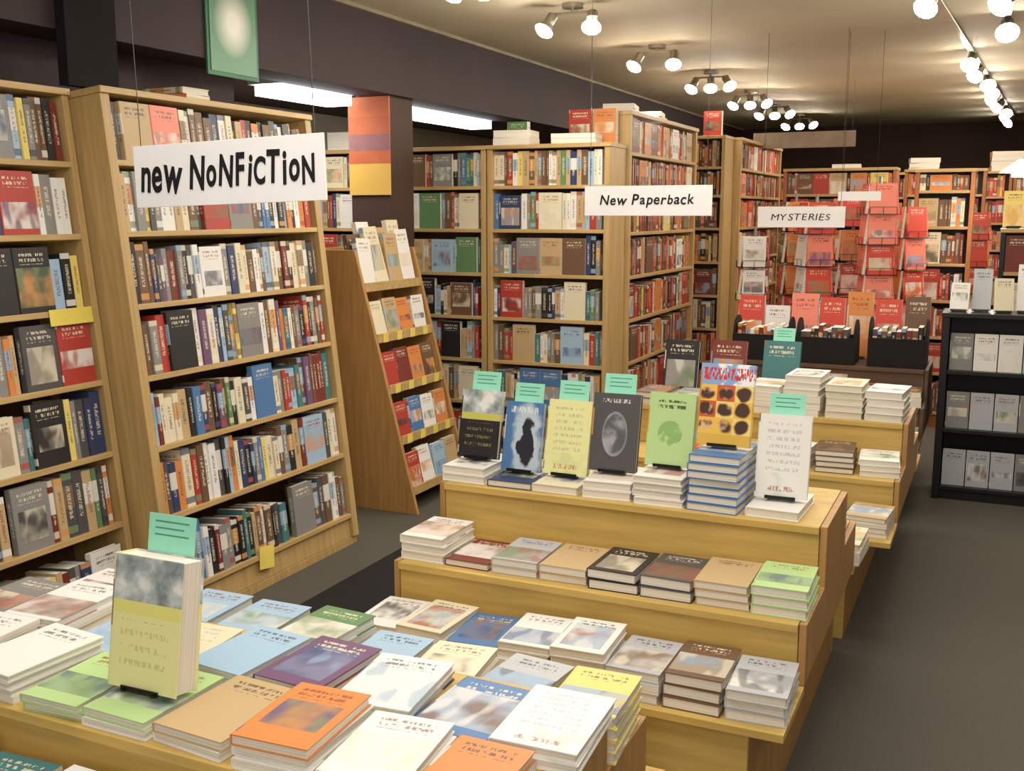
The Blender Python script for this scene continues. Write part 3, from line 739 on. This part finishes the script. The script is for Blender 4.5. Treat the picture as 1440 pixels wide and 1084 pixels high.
a=me.attributes.new('bcol','FLOAT_COLOR','CORNER'); a.data.foreach_set('color',[c for g_ in bc for c in g_])
a=me.attributes.new('brand','FLOAT','CORNER'); a.data.foreach_set('value',br)
o=obj('shelved_books',me); o['kind']='stuff'; tag(o,'rows and piles of mixed books filling shelves and tables','books')

# ------------------------------------------------------------------ ceiling lights
def head(e,base,dirv,ln=0.11,r=0.055):
    d=Vector(dirv).normalized(); b=Vector(base)
    he=bpy.data.objects.new('lamp_head',None); he.empty_display_size=0.05; he.parent=e; link(he); he.location=b
    m=MB(); m.cyl((0,0,0),d*ln*0.6,r*0.55,12); m.cyl(d*ln*0.6,d*ln,r*0.6,14,r1=r); obj('housing',m.mesh('lamp_housing'),CHROME,he)
    m=MB(); m.cyl(d*(ln+0.001),d*(ln+0.02),r*0.98,14,r1=r*0.6); obj('bulb',m.mesh('lamp_bulb'),BULB,he)
def lamp(loc,e,size=0.2,col=(1,0.88,0.72)):
    l=bpy.data.lights.new('lamp','POINT'); l.energy=e; l.color=col; l.shadow_soft_size=size
    o=bpy.data.objects.new('lamp_light',l); o.location=loc; link(o)
def cluster(x,y,n=3):
    e=empty('ceiling_spotlight',T((x,y,2.8)),'cluster of small halogen spotlights on a ceiling plate','light','halogen spotlight clusters')
    m=MB(); m.cyl((0,0,-0.025),(0,0,0),0.06,18); obj('ceiling_plate',m.mesh('ceiling_plate'),CHROME,e)
    m=MB(); m.cyl((-0.14,0,-0.05),(0.14,0,-0.05),0.008,8); m.cyl((0,0,-0.05),(0,0,-0.02),0.008,8); obj('arm',m.mesh('lamp_arm'),CHROME,e)
    for i in range(n):
        head(e,(-0.12+0.24*i/(n-1),0.0,-0.06),(-0.25+0.4*i,-0.6,-0.8))
for y in (4.6,5.7,7.3,8.8,10.3,11.5,13.0): cluster(-2.25,y,2 if y in (5.7,7.3) else 3)
for y in (5.7,7.3,9.5): lamp((-2.25,y-0.15,2.3),11)
def track(p0,p1,ds,r):
    a=math.atan2(p1[1]-p0[1],p1[0]-p0[0])-math.pi/2; L=math.hypot(p1[0]-p0[0],p1[1]-p0[1])
    e=empty('track_light',T((p0[0],p0[1],2.8))@RZ(a),'ceiling track rail carrying a line of halogen spotlights','light','ceiling track lights')
    bx('rail',(-0.018,0,-0.025),(0.018,L,0),CHROME,e)
    for d in ds: head(e,(0,d,-0.04),(-0.1+rnd.uniform(-0.5,0.3),-0.7,-0.6),r=r)
track((-0.42,5.8),(0.06,14.4),(0.3,2.7,3.4,4.1,4.8,5.5,6.2,6.9,7.6,8.3),0.062)
track((-0.02,5.6),(-0.06,7.6),(0.6,1.5),0.066)
for y in (6.1,9.5): lamp((-0.1,y-0.1,2.25),13)
e=empty('pendant_lamp',T((0.12,8.3,2.8)),'glowing white dome pendant lamp hanging on a cord','lamp')
m=MB(); m.cyl((0,0,-0.78),(0,0,0),0.004,6); obj('cord',m.mesh('cord'),WIRE,e)
m=MB(); m.cyl((0,0,-0.87),(0,0,-0.78),0.16,24,r1=0.04); obj('lamp_shade',m.mesh('lamp_shade'),emis('glowing_shade',(1,0.9,0.72,1),6.0),e)
m=MB(); m.cyl((0,0,-0.9),(0,0,-0.872),0.08,16); obj('bulb',m.mesh('bulb'),BULB,e)
def area(loc,e,s=1.0,col=(1,0.91,0.78),rot=(0,0,0)):  # fill lights added to raise and even out brightness, without fixtures
    l=bpy.data.lights.new('area','AREA'); l.energy=e; l.color=col; l.size=s
    o=bpy.data.objects.new('fill_area_light',l); o.location=loc; o.rotation_euler=rot; link(o)
area((-1.2,1.6,2.72),58,2.4); area((-1.2,4.6,2.72),44,2.2)
area((0.8,3.0,2.72),20,1.5); area((-4.1,5.3,2.3),14,0.6)
area((0.2,8.0,2.72),46,2.5,(1,0.86,0.7)); area((-0.5,11.0,2.72),46,2.5,(1,0.85,0.68))
area((0.6,-1.2,2.2),60,2.2,(1,0.93,0.84),(math.radians(66),0,math.radians(25)))  # added fill behind the camera, lifts shadows between the shelves

w=bpy.data.worlds.new('w'); SC.world=w; w.use_nodes=True
w.node_tree.nodes['Background'].inputs[0].default_value=(0.6,0.5,0.4,1); w.node_tree.nodes['Background'].inputs[1].default_value=0.05

cam=bpy.data.cameras.new('cam'); cam.sensor_width=36; cam.lens=37.0; cam.clip_start=0.05
co=bpy.data.objects.new('camera',cam); co.location=(0,0,1.65); co.rotation_euler=(math.radians(80.7),0,math.radians(24.7)); link(co)
SC.camera=co
print('BOOKS',len(BOOKS),'IND',len(IND))
